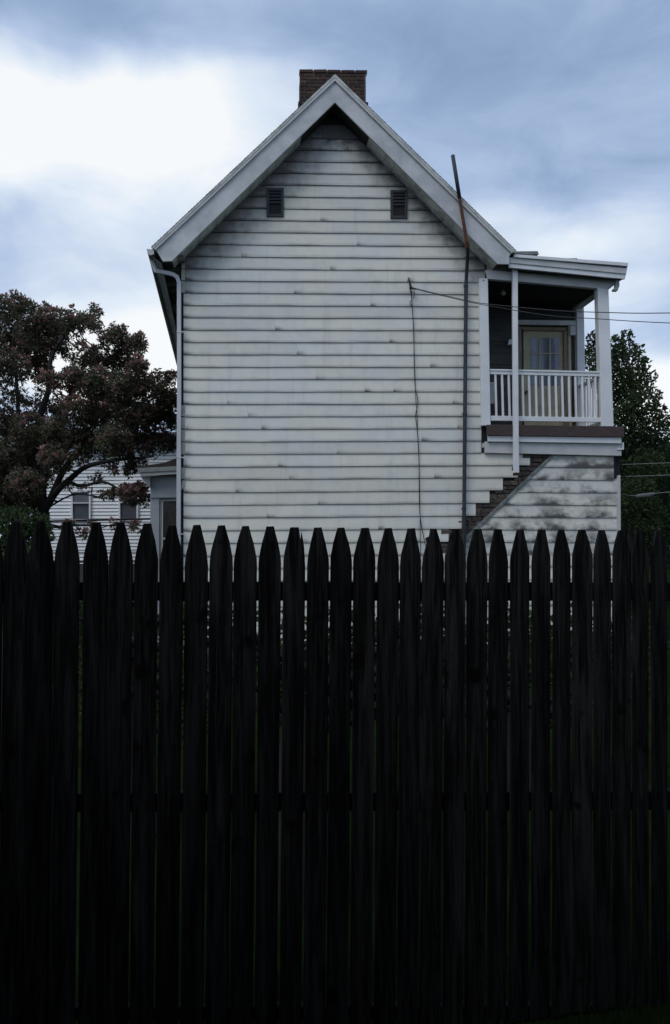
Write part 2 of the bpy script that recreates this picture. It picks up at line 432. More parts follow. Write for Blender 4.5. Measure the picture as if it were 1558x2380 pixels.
# eave soffit (underside of the left eave) with rafter tails and a fascia
eo = lef+Vector((0, 0, -.10)); 
mb = MB(); wl = hp(428, 596, 0)
e0 = hp(370, 600, -OV+.04); e1 = hp(427, 596, -OV+.04)
mb.raw([e0, e1, back(e1, DEP+.2), back(e0, DEP+.2)+flare], [(0, 1, 2, 3)])
mb.raw([e0+Vector((0, 0, .02)), e1+Vector((0, 0, .02)), back(e1, DEP+.2)+Vector((0, 0, .02)), back(e0, DEP+.2)+flare+Vector((0, 0, .02))], [(3, 2, 1, 0)])
mb.build('eave_soffit', simple('weathered_eave', (.36, .36, .34), (.10, .10, .09), 2.2, .85, (1, .8, 1), contrast=(.42, .6)), house)
for i in range(9):
    p = e0.lerp(back(e0, DEP)+flare, (i+.5)/9); q = e1.lerp(back(e1, DEP), (i+.5)/9)
    mb = MB(); mb.solid([p+Vector((0, 0, -.045)), q+Vector((0, 0, -.045)), q, p], VD*.045); mb.build('rafter_tail', GUTT, house)
# gutter, trough section swept along the eave
sec = [(341, 578.7), (357, 580), (358, 591), (351, 594), (345, 592)]
mb = MB(); s0 = [hp(x, y, -OV-.01) for x, y in sec]
zf = [Vector(p) for p in s0]; zb = [back(p, DEP+.3)+flare+Vector((0, 0, -.04)) for p in s0]
n = len(zf)
mb.raw(zf+zb, [(i, (i+1) % n, n+(i+1) % n, n+i) for i in range(1, n)])
mb.raw(zf, [tuple(range(n))])
gut = mb.build('gutter', GUTT, house)
prism('gutter_end', [(340.5, 578), (358, 580), (358, 590.5), (350, 593), (345, 590)], -OV-.02, .008, WHT, gut)
# fascia under the gutter seen going back
mb = MB(); f0 = hp(352, 594, -OV+.02); f1 = hp(376, 612, -OV+.02)
mb.raw([f0, f1, back(f1, DEP+.2)+flare, back(f0, DEP+.2)+flare], [(0, 1, 2, 3)]); mb.build('eave_fascia', simple('eave_fascia_paint', (.42, .43, .41), (.25, .26, .25), 3, .8), house)
# left downspout
def box_tube(pts, wdt, dep, name, mat, v0, label=None, parent=house):
    """flat-faced spout following photo points (x, y, v)"""
    mb = MB(); P = [hp(x, y, v) for x, y, v in pts]; m = len(P); vs = []
    for i, p in enumerate(P):
        d = (P[min(i+1, m-1)]-P[max(i-1, 0)]).normalized()
        s = VD.cross(d).normalized()
        if s.length < .5: s = UD
        f = d.cross(s).normalized()
        for a, b in ((-1, -1), (1, -1), (1, 1), (-1, 1)): vs.append(p+s*a*wdt/2+f*b*dep/2)
    fs = [(i*4+j, i*4+(j+1) % 4, (i+1)*4+(j+1) % 4, (i+1)*4+j) for i in range(m-1) for j in range(4)]+[(3, 2, 1, 0), (4*m-4, 4*m-3, 4*m-2, 4*m-1)]
    mb.raw(vs, fs); return mb.build(name, mat, parent, bevel=.004, label=label)
sp_ = box_tube([(353, 596, -.16), (355, 612, -.15), (362, 630, -.14), (385, 634, -.10), (402, 638, -.07), (412, 644, -.06), (416.5, 656, -.06), (417, 900, -.06), (416, 1060, -.06), (415.5, 1270, -.06), (415, 1500, -.06)], .066, .05, 'downspout', ALU, 0, label='pale downspout bent back from the left gutter')
for yb in (770, 1062, 1240): prism('downspout_strap', quad(410.5, yb, 428, yb+2.2), -.09, .05, ALU, sp_)
# corner of the siding: dark gap with a few remaining corner trims
prism('corner_board', quad(421.5, 610, 428.5, 1510), .008, .03, BLACKW)
for a, b in ((597, 624), (625.5, 651.5), (653, 680), (942, 967), (970, 996), (999, 1026), (1028, 1056), (1087, 1113)):
    prism('corner_trim', [(421.8, a), (430, a), (430, b), (421.8, b)], -.024, .034, CREAM2, bevel=.003)
prism('corner_trim', [(424.5, 1117), (429, 1115), (428, 1134), (420.5, 1139), (419.5, 1134)], -.04, .04, CREAM2, bevel=.003)

# attic vents
for (x0, y0, x1, y1) in ((620, 436.5, 660, 503), (908.5, 441.5, 947.5, 507)):
    mb = MB(); t_ = 6
    for q in ([(x0, y0), (x1, y0), (x1, y0+t_), (x0, y0+t_)], [(x0, y1-t_), (x1, y1-t_), (x1, y1), (x0, y1)], [(x0, y0+t_), (x0+t_, y0+t_), (x0+t_, y1-t_), (x0, y1-t_)], [(x1-t_, y0+t_), (x1, y0+t_), (x1, y1-t_), (x1-t_, y1-t_)]):
        mb.solid([hp(x, y, -.045) for x, y in q], VD*.06)
    vent = mb.build('attic_vent', VENTM, house)
    prism('vent_opening', quad(x0+t_, y0+t_, x1-t_, y1-t_), -.0215, .01, BLACKW, vent)
    for kx in range(4):
        yy = y0+t_+2+kx*7.6
        mb = MB(); p = [hp(x0+t_, yy+4, -.042), hp(x1-t_, yy+4, -.042), hp(x1-t_, yy, -.022), hp(x0+t_, yy, -.022)]
        mb.solid(p, Vector((0, 0, -.006))); mb.build('louvre_slat', VENTM, vent)

# chimney
CV = 3.6
ch = prism('chimney', [(699.5, 163), (851, 165), (849, 262), (699, 262)], CV+.015, .62, MORT)
def brick_at(parent, x0, y0, x1, y1, v0, dep, mat, j=.5):
    jj = lambda: rnd.uniform(-j, j)*.5
    mb = MB(); mb.solid([hp(x0+jj(), y0+jj(), v0), hp(x1+jj(), y0+jj(), v0), hp(x1+jj(), y1+jj(), v0), hp(x0+jj(), y1+jj(), v0)], VD*dep)
    return mb.build('brick', mat, parent)
yy = 161.0; r = 0
while yy < 262:
    h = 6.7; cap = r == 0; base = yy > 229
    xa, xb = (697.8, 852.5) if cap else ((695, 855) if base else (698.8, 849.5))
    tilt = .013
    x = xa; first = True; L = 31.5 if cap else 20.6
    while x < xb-3:
        l = L*(.5 if (first and r % 2) else 1)*(1 if cap else rnd.uniform(.93, 1.06)); x1 = min(x+l, xb)
        if xb-x1 < 5: x1 = xb
        t0 = (x-698)*tilt; hh = h*(1.0 if not cap else .95)
        brick_at(ch, x, yy+t0, x1-2.0, yy+t0+hh, CV-(.014 if (cap or base) else 0)-rnd.uniform(0, .008), .1, BRICK, .8)
        x = x1+(.7 if cap else 0); first = False
    # returns on both sides
    for sx in (xa, xb):
        for kk in range(3):
            p = hp(sx, yy+(sx-698)*tilt, CV+.1+kk*.17+.012); hgt = Vector((0, 0, -h/F*17)); 
            w_ = UD*(.012 if sx == xb else -.012)
            mb = MB(); mb.solid([p-w_*3, p+w_, p+w_+hgt, p-w_*3+hgt], VD*.155); mb.build('brick', BRICK, ch)
    yy += 8.25; r += 1

# ------------------------------------------------------------------ exposed stonework under the stair-stepped siding
prism('stone_backing', [(1285, 1050), (1180, 1050), (1020, 1230), (1010, 1300), (1060, 1300), (1300, 1060)], .012, .02, BLACKW, label='dark backing of the exposed stonework')
def diag_x(y): return 1282+(y-1058)*(1087-1282)/(1247-1058)
yy = 1055.0; r = 0
while yy < 1296:
    h = rnd.uniform(8.6, 11.5) 
    xr = min(diag_x(yy+h*.5)+4, 1283); 
    xl = 1010
    for a, b in ((1082, 1228), (1111, 1198), (1140, 1165), (1169, 1134), (1199, 1102), (1229, 1068), (1262, 1038)):
        if yy < a: xl = b; break
    x = xl-rnd.uniform(0, 14)
    while x < xr:
        l = rnd.uniform(15, 27); x1 = min(x+l, xr)
        if x1-x > 3: brick_at(house, x, yy, x1-1.5, yy+h-1.6, .004-rnd.uniform(0, .02), .03, BRICKD, 3.0)
        x = x1
    yy += h; r += 1
# diagonal edge board
prism('diagonal_board', [(1283, 1056), (1290, 1058), (1092, 1250), (1060, 1290), (1054, 1286), (1084, 1246)], -.028, .03, MOSS, bevel=.003)
# mouldy siding below the porch
plines = [(1051, 1057.5)]+[(y, y+1.2) for y in (1085.7, 1114.6, 1144.2, 1173.2, 1202, 1230.6, 1259.6, 1288.4)]
while plines[-1][0] < 1490: plines.append((plines[-1][0]+29.2, plines[-1][1]+29.2))
for i in range(len(plines)-1):
    (a0_, a1_), (b0_, b1_) = plines[i], plines[i+1]
    xl_t, xl_b = max(diag_x(a0_)+3, 1062), max(diag_x(b0_)+3, 1062)
    xr = 1427 if i < 2 else 1434
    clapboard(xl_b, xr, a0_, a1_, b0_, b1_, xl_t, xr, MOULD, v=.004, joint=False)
prism('corner_board', quad(1434, 1112, 1441, 1500), -.012, .05, WHT, bevel=.003)
prism('corner_trim', [(1437, 1105), (1442.5, 1104), (1445.5, 1500), (1439, 1500)], -.03, .05, WHT, bevel=.003)
prism('gap_filler', quad(1427.3, 1055, 1433.5, 1114), .02, .02, BLACKW)
mb = MB(); A = hp(1060, 1270, .05); B = hp(1441, 1270, .05); A.z = B.z = GZ; A2 = hp(1060, 1052, .05); B2 = hp(1441, 1058, .05)
mb.solid([A, B, B2, A2], VD*1.35); mb.build('porch_base', BLACKW, house)

# ------------------------------------------------------------------ porch
PD = 1.25
prism('deck_fascia', [(1132, 987), (1451, 991), (1451, 1015.5), (1132, 1011.5)], -.16, .04, BROWN, bevel=.004)
prism('porch_beam', [(1135, 1011.6), (1445, 1016.2), (1445, 1030.6), (1135, 1026)], -.12, .05, WHT2, bevel=.004)
prism('porch_beam', [(1128, 1026.2), (1445, 1031.5), (1445, 1059.5), (1128, 1052.5)], -.07, .10, WHT, bevel=.004)
prism('beam_bracket', [(1447, 1028), (1450.5, 1028), (1450.5, 1045), (1436, 1045), (1436, 1042), (1447, 1042)], -.09, .04, WHT2)
prism('post_gap', quad(1119.5, 989, 1134, 1052), -.012, .03, BLACKW, label='dark gap beside the deck end')
prism('post_gap', quad(1121, 1030, 1126, 1040), -.02, .02, WHT)
for k_ in range(9):
    p = hp(1133, 988.5, -.15+k_*.155); q = hp(1449.5, 991.6, -.15+k_*.155)
    p = hp(1133, 988.5, -.15)+VD*(k_*.155); q = hp(1449.5, 991.6, -.15)+VD*(k_*.155)
    mb = MB(); mb.solid([p, q, q+VD*.148, p+VD*.148], Vector((0, 0, -.03))); mb.build('deck_board', BROWN, house)
# posts
POST = [('porch_post', [(1114.5, 647), (1134.5, 647), (1141, 989), (1120.5, 989)], -.10, .11, 'left porch post, lapping the siding'),
        ('porch_post', [(1389.5, 668), (1415, 672), (1427, 991), (1399.5, 991)], -.10, .15, None),
        ('porch_post', [(1340, 700), (1357.5, 700), (1363, 991), (1345, 991)], PD-.12, .12, None)]
for nm, pts, v0, dp, lb in POST: prism(nm, pts, v0, dp, WHT2, bevel=.006, label=lb)
prism('post_screw', quad(1123, 650.5, 1126, 652.5), -.106, .006, VENTM)
ds = box_tube([(1196.8, 622, -.15), (1197.2, 760, -.16), (1199, 1020, -.175), (1200, 1099, -.175)], .088, .06, 'downspout', WHT2, 0, label='straight white downspout crossing in front of the porch railing')
mb = MB(); mb.solid([hp(x, y, -.206) for x, y in quad(1194.8, 1099.5, 1205.5, 1105)], VD*.05); mb.build('spout_mouth', BLACKW, ds)
# railing
def railing(pa, pb, dep, nb_px, leanx, name='railing'): pass
rail = prism('railing', [(1139.5, 857.5), (1398, 863), (1398, 866.8), (1139.5, 861.3)], -.075, .07, WHT2, bevel=.003)
prism('rail', [(1139.5, 861.4), (1398, 866.9), (1398, 875), (1139.5, 869.5)], -.06, .04, WHT2, rail, bevel=.003)
prism('rail', [(1141, 966), (1401, 970.5), (1401, 981), (1141, 977.5)], -.06, .04, WHT2, rail, bevel=.003)
for bx in (1152, 1167.5, 1183, 1199, 1215, 1230, 1245.7, 1261, 1276.5, 1292, 1307, 1322.7, 1338, 1353.5, 1369, 1384):
    yt = 869.3+(bx-1140)*.0213; yb = 966.3+(bx-1140)*.017
    prism('baluster', [(bx-2.3, yt), (bx+2.3, yt), (bx+4.9, yb), (bx+.3, yb)], -.052, .03, WHT2, rail, bevel=.002)
# side railing going back on the right
a = hp(1404, 866, 0.05); b = a+VD*(PD-.16); up = lambda z: Vector((0, 0, z))
mb = MB(); mb.solid([a, b, b+up(-.05), a+up(-.05)], UD*.05); srail = mb.build('railing', WHT, house)
a2 = hp(1404, 976, 0.05); b2 = a2+VD*(PD-.16)
mb = MB(); mb.solid([a2, b2, b2+up(-.05), a2+up(-.05)], UD*.04); mb.build('rail', WHT, srail)
for i in range(10):
    p = a.lerp(b, (i+.6)/10.2)+up(-.052)+UD*.01; q = a2.lerp(b2, (i+.6)/10.2)
    q.z += .002; q = Vector((p.x, p.y, q.z))
    mb = MB(); mb.solid([p, p+UD*.028, q+UD*.028, q], VD*.03); mb.build('baluster', WHT2, srail)
# back wall of the porch with dark clapboards, ceiling
mb = MB(); bwl, bwr = 1105, 1345
for i in range(11):
    y0 = 712+i*27; y1 = y0+27
    if y0 > 1000: break
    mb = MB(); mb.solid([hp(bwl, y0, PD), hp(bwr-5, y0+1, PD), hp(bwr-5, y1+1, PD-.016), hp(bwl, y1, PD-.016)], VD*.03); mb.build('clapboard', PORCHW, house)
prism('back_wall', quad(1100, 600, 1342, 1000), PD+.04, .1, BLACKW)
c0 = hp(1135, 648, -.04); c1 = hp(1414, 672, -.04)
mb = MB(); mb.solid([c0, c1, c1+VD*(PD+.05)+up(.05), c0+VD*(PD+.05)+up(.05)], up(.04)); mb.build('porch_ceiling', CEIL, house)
# beams and roof of the porch
prism('porch_beam', [(1129.5, 627), (1443, 650.5), (1416, 672.5), (1135, 648)], -.09, .09, WHT, bevel=.003)
p, q = hp(1389, 671, 0), hp(1416, 672, 0)
mb = MB(); mb.solid([p+UD*.06, q, q+up(.13), p+UD*.06+up(.13)], VD*PD); mb.build('porch_beam', WHT, house)
prism('porch_beam', [(1200, 743), (1341, 745), (1341, 756), (1200, 754)], PD-.10, .06, FASC, bevel=.003)
prism('roof_fascia', [(1184.5, 598), (1458.5, 623), (1456, 636.5), (1184, 610.5)], -.30, .04, WHT, bevel=.003)
prism('roof_fascia', [(1183.5, 610.8), (1455.8, 636.8), (1453, 648.5), (1183, 621.5)], -.28, .04, WHT2, bevel=.003)
prism('roof_edge', [(1195, 590.5), (1461, 610.5), (1459.5, 618.5), (1195, 597.5)], -.33, .05, WHT2, bevel=.003)
mb = MB(); a = hp(1184, 597, -.27); b = hp(1459, 621, -.27)
mb.solid([a, b, b+VD*(PD+1.2)+up(.02), a+VD*(PD+1.2)+up(.02)], up(.045)); mb.build('porch_roof', ROOF, house)
mb = MB(); a = hp(1184, 620, -.25); b = hp(1452, 646, -.25)
mb.solid([a, b, b+VD*.17, a+VD*.17], up(.02)); mb.build('soffit_panel', simple('porch_soffit', (.10, .12, .115), (.05, .06, .06), 5, .8), house)
prism('roof_flashing', [(1197, 584), (1250, 583.5), (1253, 590.5), (1235, 592), (1197, 589)], 1.1, .4, GUTT)
prism('gutter_elbow', [(1432, 651), (1440, 651), (1440.5, 664), (1436, 676), (1426.5, 675.5), (1426, 671), (1431, 668)], -.22, .07, GUTT, bevel=.003)
# short return that ends the big rake on the right
prism('rake_trim', [(1129, 596), (1132.5, 600), (1132, 646), (1127.5, 646)], -.03, .05, VENTM)
prism('frieze_board', [(1132.5, 601), (1186, 622), (1186, 635), (1132.5, 629)], -.05, .04, CREAM2)
# door
DV = PD-.03
dr = prism('door', [(1217, 768), (1310, 769.5), (1312, 1000), (1219, 1000)], DV, .04, CREAM)
fr = MB()
for q in ([(1205, 755), (1212, 760), (1214, 1000), (1206, 1000)], [(1311, 769), (1321, 765), (1324, 1000), (1313, 1000)], [(1211, 760), (1321, 761.5), (1311, 768.5), (1217, 767.5)]):
    fr.solid([hp(x, y, DV-.05) for x, y in q], VD*.07)
fr.build('door_frame', simple('door_frame_wood', (.26, .20, .13), (.17, .13, .08), 5, .6), dr)
prism('door_casing', [(1321, 757), (1327, 757), (1330, 1000), (1324, 1000)], DV-.07, .08, CREAM, dr)
for rr in range(3):
    for cc in range(3):
        x0 = 1233+cc*23.8; y0 = 785+rr*38+cc*.2
        prism('pane', quad(x0, y0, x0+20, y0+35), DV-.004, .01, GLASS, dr)
for y0 in (910, 955):
    for x0 in (1232, 1271): prism('door_panel', quad(x0, y0, x0+32, y0+36), DV-.008, .012, CREAM, dr, bevel=.003)
mb = MB()
for (x0, y0, x1, y1) in ((1253.3, 785, 1256.5, 898), (1277.2, 785, 1280.3, 898), (1233, 820.4, 1301, 822.8), (1233, 858.4, 1301, 860.8)):
    mb.solid([hp(x, y, DV-(.016 if x1-x0 > 10 else .018)) for x, y in quad(x0, y0, x1, y1)], VD*.014)
mb.build('glazing_bars', CREAM, dr)
mb = MB(); p = hp(1224.7, 911, DV-.06); mb.tube([p, p+VD*.06], [.03, .02], 8); mb.build('knob', VENTM, dr)
prism('fuse_box', quad(1326, 757, 1339, 779), PD-.14, .08, WHT, bevel=.003)
prism('meter_box', quad(1139, 888, 1149.5, 938), PD-.12, .1, WHT, bevel=.004)
wlp = prism('wall_lamp', [(1183, 789), (1192, 788), (1192, 800), (1181, 801)], PD-.14, .10, LAMPM, bevel=.006)
mb = MB(); c = hp(1170.3, 677, .45); 
prof = [(.0, .028), (.012, .028), (.02, .018), (.05, .018), (.065, .03), (.09, .045), (.115, .045), (.135, .028), (.142, .004)]
mb.tube([c+up(.07-a) for a, b in prof], [b for a, b in prof], 10); mb.build('light_bulb', LAMPM, house, smooth=True)
mb = MB(); mb.tube([c+up(.07), c+up(.25)], .008, 5); mb.build('bulb_cord', WIRE, house)

# ------------------------------------------------------------------ bay on the left flank
BV = 2.6
bay = prism('bay', [(350, 1106), (440, 1100), (440, 1158), (370, 1158), (370, 1520), (349, 1520)], BV, .9, BAYW, label='low grey bay with a brown roof on the left flank of the house')
prism('frieze', [(350, 1108), (440, 1104), (440, 1156), (350, 1157)], BV-.03, .03, BAYW, bay, bevel=.003)
prism('roof', [(313, 1086), (340, 1081), (381, 1076), (410, 1065), (440, 1050), (440, 1083), (319, 1088.5)], BV-.22, 1.4, BRNR, bay)
prism('fascia', [(318.5, 1088.3), (440, 1082.2), (440, 1092), (323.5, 1098.5)], BV-.27, .06, GUTT, bay, bevel=.003)
prism('fascia', [(323.8, 1098.6), (440, 1092.2), (440, 1100.5), (327, 1106)], BV-.24, .06, WHT, bay, bevel=.003)
mb = MB(); mb.solid([hp(x, y, BV-.18) for x, y in ((327, 1107), (349.5, 1106), (349.5, 1132), (344, 1130))], VD*.9); mb.build('bracket', GUTT, bay)
fr = MB()
for q in ([(370, 1158), (375.5, 1162), (373, 1300), (368, 1300)], [(370, 1158), (440, 1154), (440, 1159), (376, 1162)]):
    fr.solid([hp(x, y, BV+.02) for x, y in q], VD*.08)
fr.build('window_frame', GUTT, bay)
fr = MB()
for q in ([(375.5, 1162), (379.5, 1165), (378.5, 1300), (374, 1300)], [(375.5, 1162), (440, 1159), (440, 1163), (379.5, 1165)], [(375, 1250.5), (440, 1249), (440, 1253), (375, 1254)]):
    fr.solid([hp(x, y, BV+.035) for x, y in q], VD*.05)
fr.build('sash', WHT, bay)
prism('pane', [(379, 1164), (440, 1162), (440, 1250), (378, 1250)], BV+.06, .01, GLASSD, bay)
prism('pane', [(378, 1254), (440, 1253), (440, 1320), (376, 1320)], BV+.075, .01, GLASSD, bay)
# slats of the blind behind the glass
for i in range(16):
    y0 = 1168+i*5.0; prism('blind_slat', [(392, y0), (437, y0-.6), (437, y0+1.4), (392, y0+2)], BV+.052, .004, simple('blind_slat_tan', (.07, .058, .035), (.045, .038, .024), 8, .8) if i == 0 else bpy.data.materials['blind_slat_tan'], bay)

# ------------------------------------------------------------------ iron pipe up the wall
pr = hp(1080, 1450, -.08); pr.z = GZ
pipe = empty('iron_pipe', pr, 'tall dark iron pipe up the clapboard wall, ending in a bent rusty rod', 'pipe')
mb = MB(); mb.tube([hp(1077.5, 1500, -.09), hp(1079, 1200, -.09), hp(1081.5, 900, -.09), hp(1083.5, 670, -.09), hp(1084, 652, -.10), hp(1087.5, 590, -.20), hp(1087, 572, -.40)], [.034]*4+[.032, .032, .03], 10); mb.build('lower_pipe', IRON, pipe, smooth=True)
mb = MB(); mb.tube([hp(1087, 576, -.40), hp(1085, 560, -.43), hp(1070, 470, -.44), hp(1053, 362, -.45)], [.032, .030, .028, .026], 10); rr_ = mb.build('rusty_rod', RUST, pipe, smooth=True, label='rusty leaning upper rod')
mb = MB(); mb.tube([hp(1068.5, 461, -.442), hp(1052.7, 361, -.452)], [.033, .033], 10); mb.build('sleeve', IRON, rr_, smooth=True)
for y_ in (662, 960, 1180):
    mb = MB(); x_ = 1083-(y_-690)*.009; mb.tube([hp(x_, y_, -.09), hp(x_, y_+5, -.09)], .043, 10); mb.build('coupling', IRON, pipe)
mb = MB(); mb.tube([hp(1087.2, 576, -.40), hp(1086, 567, -.42)], .042, 10); mb.build('coupling', RUST, pipe)

# ------------------------------------------------------------------ cables
def cable(name, pts, r, label, mat=WIRE, n=5):
    mb = MB(); P = [Vector(p) for p in pts]; S = []
    for i in range(len(P)-1):                      # Catmull-Rom
        p0, p1, p2, p3 = P[max(i-1, 0)], P[i], P[i+1], P[min(i+2, len(P)-1)]
        for k in range(6):
            t = k/6; S.append(.5*((2*p1)+(p2-p0)*t+(2*p0-5*p1+4*p2-p3)*t*t+(3*p1-p0-3*p2+p3)*t**3))
    S.append(P[-1]); mb.tube(S, r, n); o = mb.build(name, mat, smooth=True); tag(o, label, 'cable'); return o
cable('service_cable', [hp(957, 668, -.06), hp(1010, 681, -.5), hp(1080, 697, -1.0), hp(1132, 706.5, -1.4), hp(1288, 721.5, -2.4), hp(1400, 726, -3.0), hp(1496, 728, -3.4), hp(1640, 726, -4)], .0062, 'upper of two thin cables running from the wall hook across the porch')
cable('service_cable', [hp(957, 670, -.06), hp(1010, 683, -.5), hp(1080, 699.5, -1.0), hp(1132, 710, -1.4), hp(1272, 733, -2.3), hp(1388, 741, -2.9), hp(1496, 748, -3.4), hp(1640, 754, -4)], .0055, 'lower of two thin cables running from the wall hook across the porch')
hk = empty('cable_hook', hp(956, 668, 0), 'small iron hook and spike holding cables on the clapboards', 'hook')
mb = MB(); mb.tube([hp(949.5, 645, -.05), hp(953, 662, -.07), hp(957, 690, -.05)], [.006, .012, .009], 6); mb.build('spike', WIRE, hk)
mb = MB(); mb.tube([hp(953, 667, -.07), hp(958, 670, -.08), hp(966, 672, -.14)], [.03, .02, .014], 8); mb.build('insulator', WIRE, hk)
mb = MB(); mb.tube([hp(951, 645, -.05), hp(956, 664, -.09)], [.006, .007], 6); mb.build('brace', RUST, hk)
cable('drop_cable', [hp(956.5, 676, -.05), hp(958.5, 716, -.04), hp(961.5, 760, -.04), hp(963.5, 850, -.04), hp(965.5, 900, -.04), hp(972, 934, -.045), hp(966.5, 965, -.045), hp(970, 1000, -.04), hp(974, 1060, -.04), hp(976, 1190, -.04), hp(985, 1248, -.04), hp(992, 1290, -.04), hp(994, 1400, -.04)], .0065, 'loose cable straying right at its foot, hanging down the clapboards')
cable('drop_cable', [hp(963, 676, -.05), hp(962.5, 690, -.05), hp(953.5, 703, -.045), hp(959, 722, -.035), hp(962.5, 800, -.035), hp(966.5, 920, -.035), hp(969.5, 960, -.035), hp(971, 1010, -.035), hp(974.5, 1080, -.035), hp(976, 1160, -.035), hp(977.5, 1270, -.035), hp(977.5, 1400, -.035)], .0055, 'straighter cable close to the wall, hanging down the clapboards')
cable('phone_cable', [at(1425, 1080, 14.2), at(1480, 1078.5, 13), at(1558, 1075.6, 12), at(1700, 1070, 11)], .0045, 'topmost pale cable in front of the dark tree on the right', GREYW)
cable('phone_cable', [at(1440, 1107.5, 14.2), at(1490, 1106.5, 13), at(1558, 1103.8, 12), at(1700, 1098, 11)], .0045, 'middle pale cable in front of the dark tree on the right', GREYW)
cable('phone_cable', [at(1441, 1147, 14.2), at(1450, 1150.5, 14), at(1485, 1152, 13.5), at(1520, 1147.5, 12.6), at(1560, 1143.5, 12), at(1700, 1135, 11)], .0055, 'lowest pale cable on the right, carrying a grey splice sleeve', GREYW)
mb = MB(); mb.tube([at(1478, 1154, 13.45), at(1484, 1153.2, 13.4), at(1516, 1149.6, 12.7), at(1524, 1147, 12.6)], [.01, .035, .035, .008], 8)
tag(mb.build('splice_sleeve', simple('grey_sleeve', (.13, .14, .15), (.1, .1, .11), 5, .6), smooth=True), 'grey splice sleeve clamped on the lowest cable at right', 'sleeve')
cable('street_cable', [at(60, 1213, 19), at(105, 1211.5, 18.6), at(200, 1209.5, 18), at(348, 1206, 17.2), at(420, 1204, 17)], .021, 'thick black cable across the white neighbour house, just above the pickets', WIRE, 8)
cable('street_cable', [at(60, 1223, 19), at(180, 1222, 18), at(348, 1220.5, 17.2), at(420, 1219, 17)], .008, 'thin cable under the thick black one, in front of the white neighbour house')
cable('street_cable', [at(60, 1285, 19), at(200, 1284, 18), at(348, 1283, 17.2), at(420, 1283, 17)], .010, 'lowest dark cable, seen between the picket tips on the left')

# ------------------------------------------------------------------ neighbour house, far left
ND = 24.0
nb0 = at(250, 1270, ND); nb0.z = GZ
nb = empty('neighbour_house', nb0, 'white house with narrow clapboards and grey blinds behind the reddish tree on the left', 'house')
def nquad(x0, y0, x1, y1, d): return [at(x0, y0, d), at(x1, y0, d), at(x1, y1, d), at(x0, y1, d)]
yy = 1012.0
while yy < 1306:
    mb = MB(); a, b, c, d = at(92, yy, ND), at(450, yy-1.5, ND), at(450, yy+5.6, ND-.028), at(92, yy+7.1, ND-.028)
    mb.solid([a, b, c, d], Vector((0, .04, 0))); mb.build('clapboard', NEIGH, nb); yy += 8.1
mb = MB(); mb.solid(nquad(94, 1012, 455, 1312, ND+.06), Vector((0, 6, 0))); mb.build('wall', BLACKW, nb)
mb = MB(); mb.solid(nquad(88, 1304, 460, 1400, ND-.02), Vector((0, .05, 0))); mb.build('foundation', simple('dark_foundation', (.06, .065, .07), (.04, .04, .045), 2, .9), nb)  # plain dark grey foundation below the siding
mb = MB(); mb.raw([at(84, 1012, ND-.5), at(470, 1010, ND-.5), at(430, 1004, ND+3), at(120, 1004, ND+3)], [(0, 1, 2, 3)]); mb.solid([at(84, 1010, ND-.5), at(470, 1008, ND-.5), at(470, 1014, ND-.5), at(84, 1016, ND-.5)], Vector((0, .04, 0))); mb.build('roof', ROOF, nb)
for (x0, y0, x1, y1, ym) in ((169, 1144, 207, 1207, 1169), (279.5, 1124, 317.5, 1207, 1168)):
    mb = MB(); t_ = 3.5
    for q in ((x0-t_, y0-t_, x1+t_, y0), (x0-t_, y1, x1+t_, y1+t_), (x0-t_, y0, x0, y1), (x1, y0, x1+t_, y1), (x0, ym-1, x1, ym+1)):
        mb.solid(nquad(*q, ND-.09), Vector((0, .07, 0)))
    wn = mb.build('window', NEIGH, nb)
    mb = MB(); mb.solid(nquad(x0, y0, x1, ym-1, ND-.05), Vector((0, .02, 0))); mb.build('pane', NSHUT, wn)
    mb = MB(); mb.solid(nquad(x0, ym+1, x1, y1, ND-.028), Vector((0, .02, 0))); mb.build('pane', simple('dark_lower_pane', (.085, .088, .10), (.06, .063, .07), 3, .4), wn)

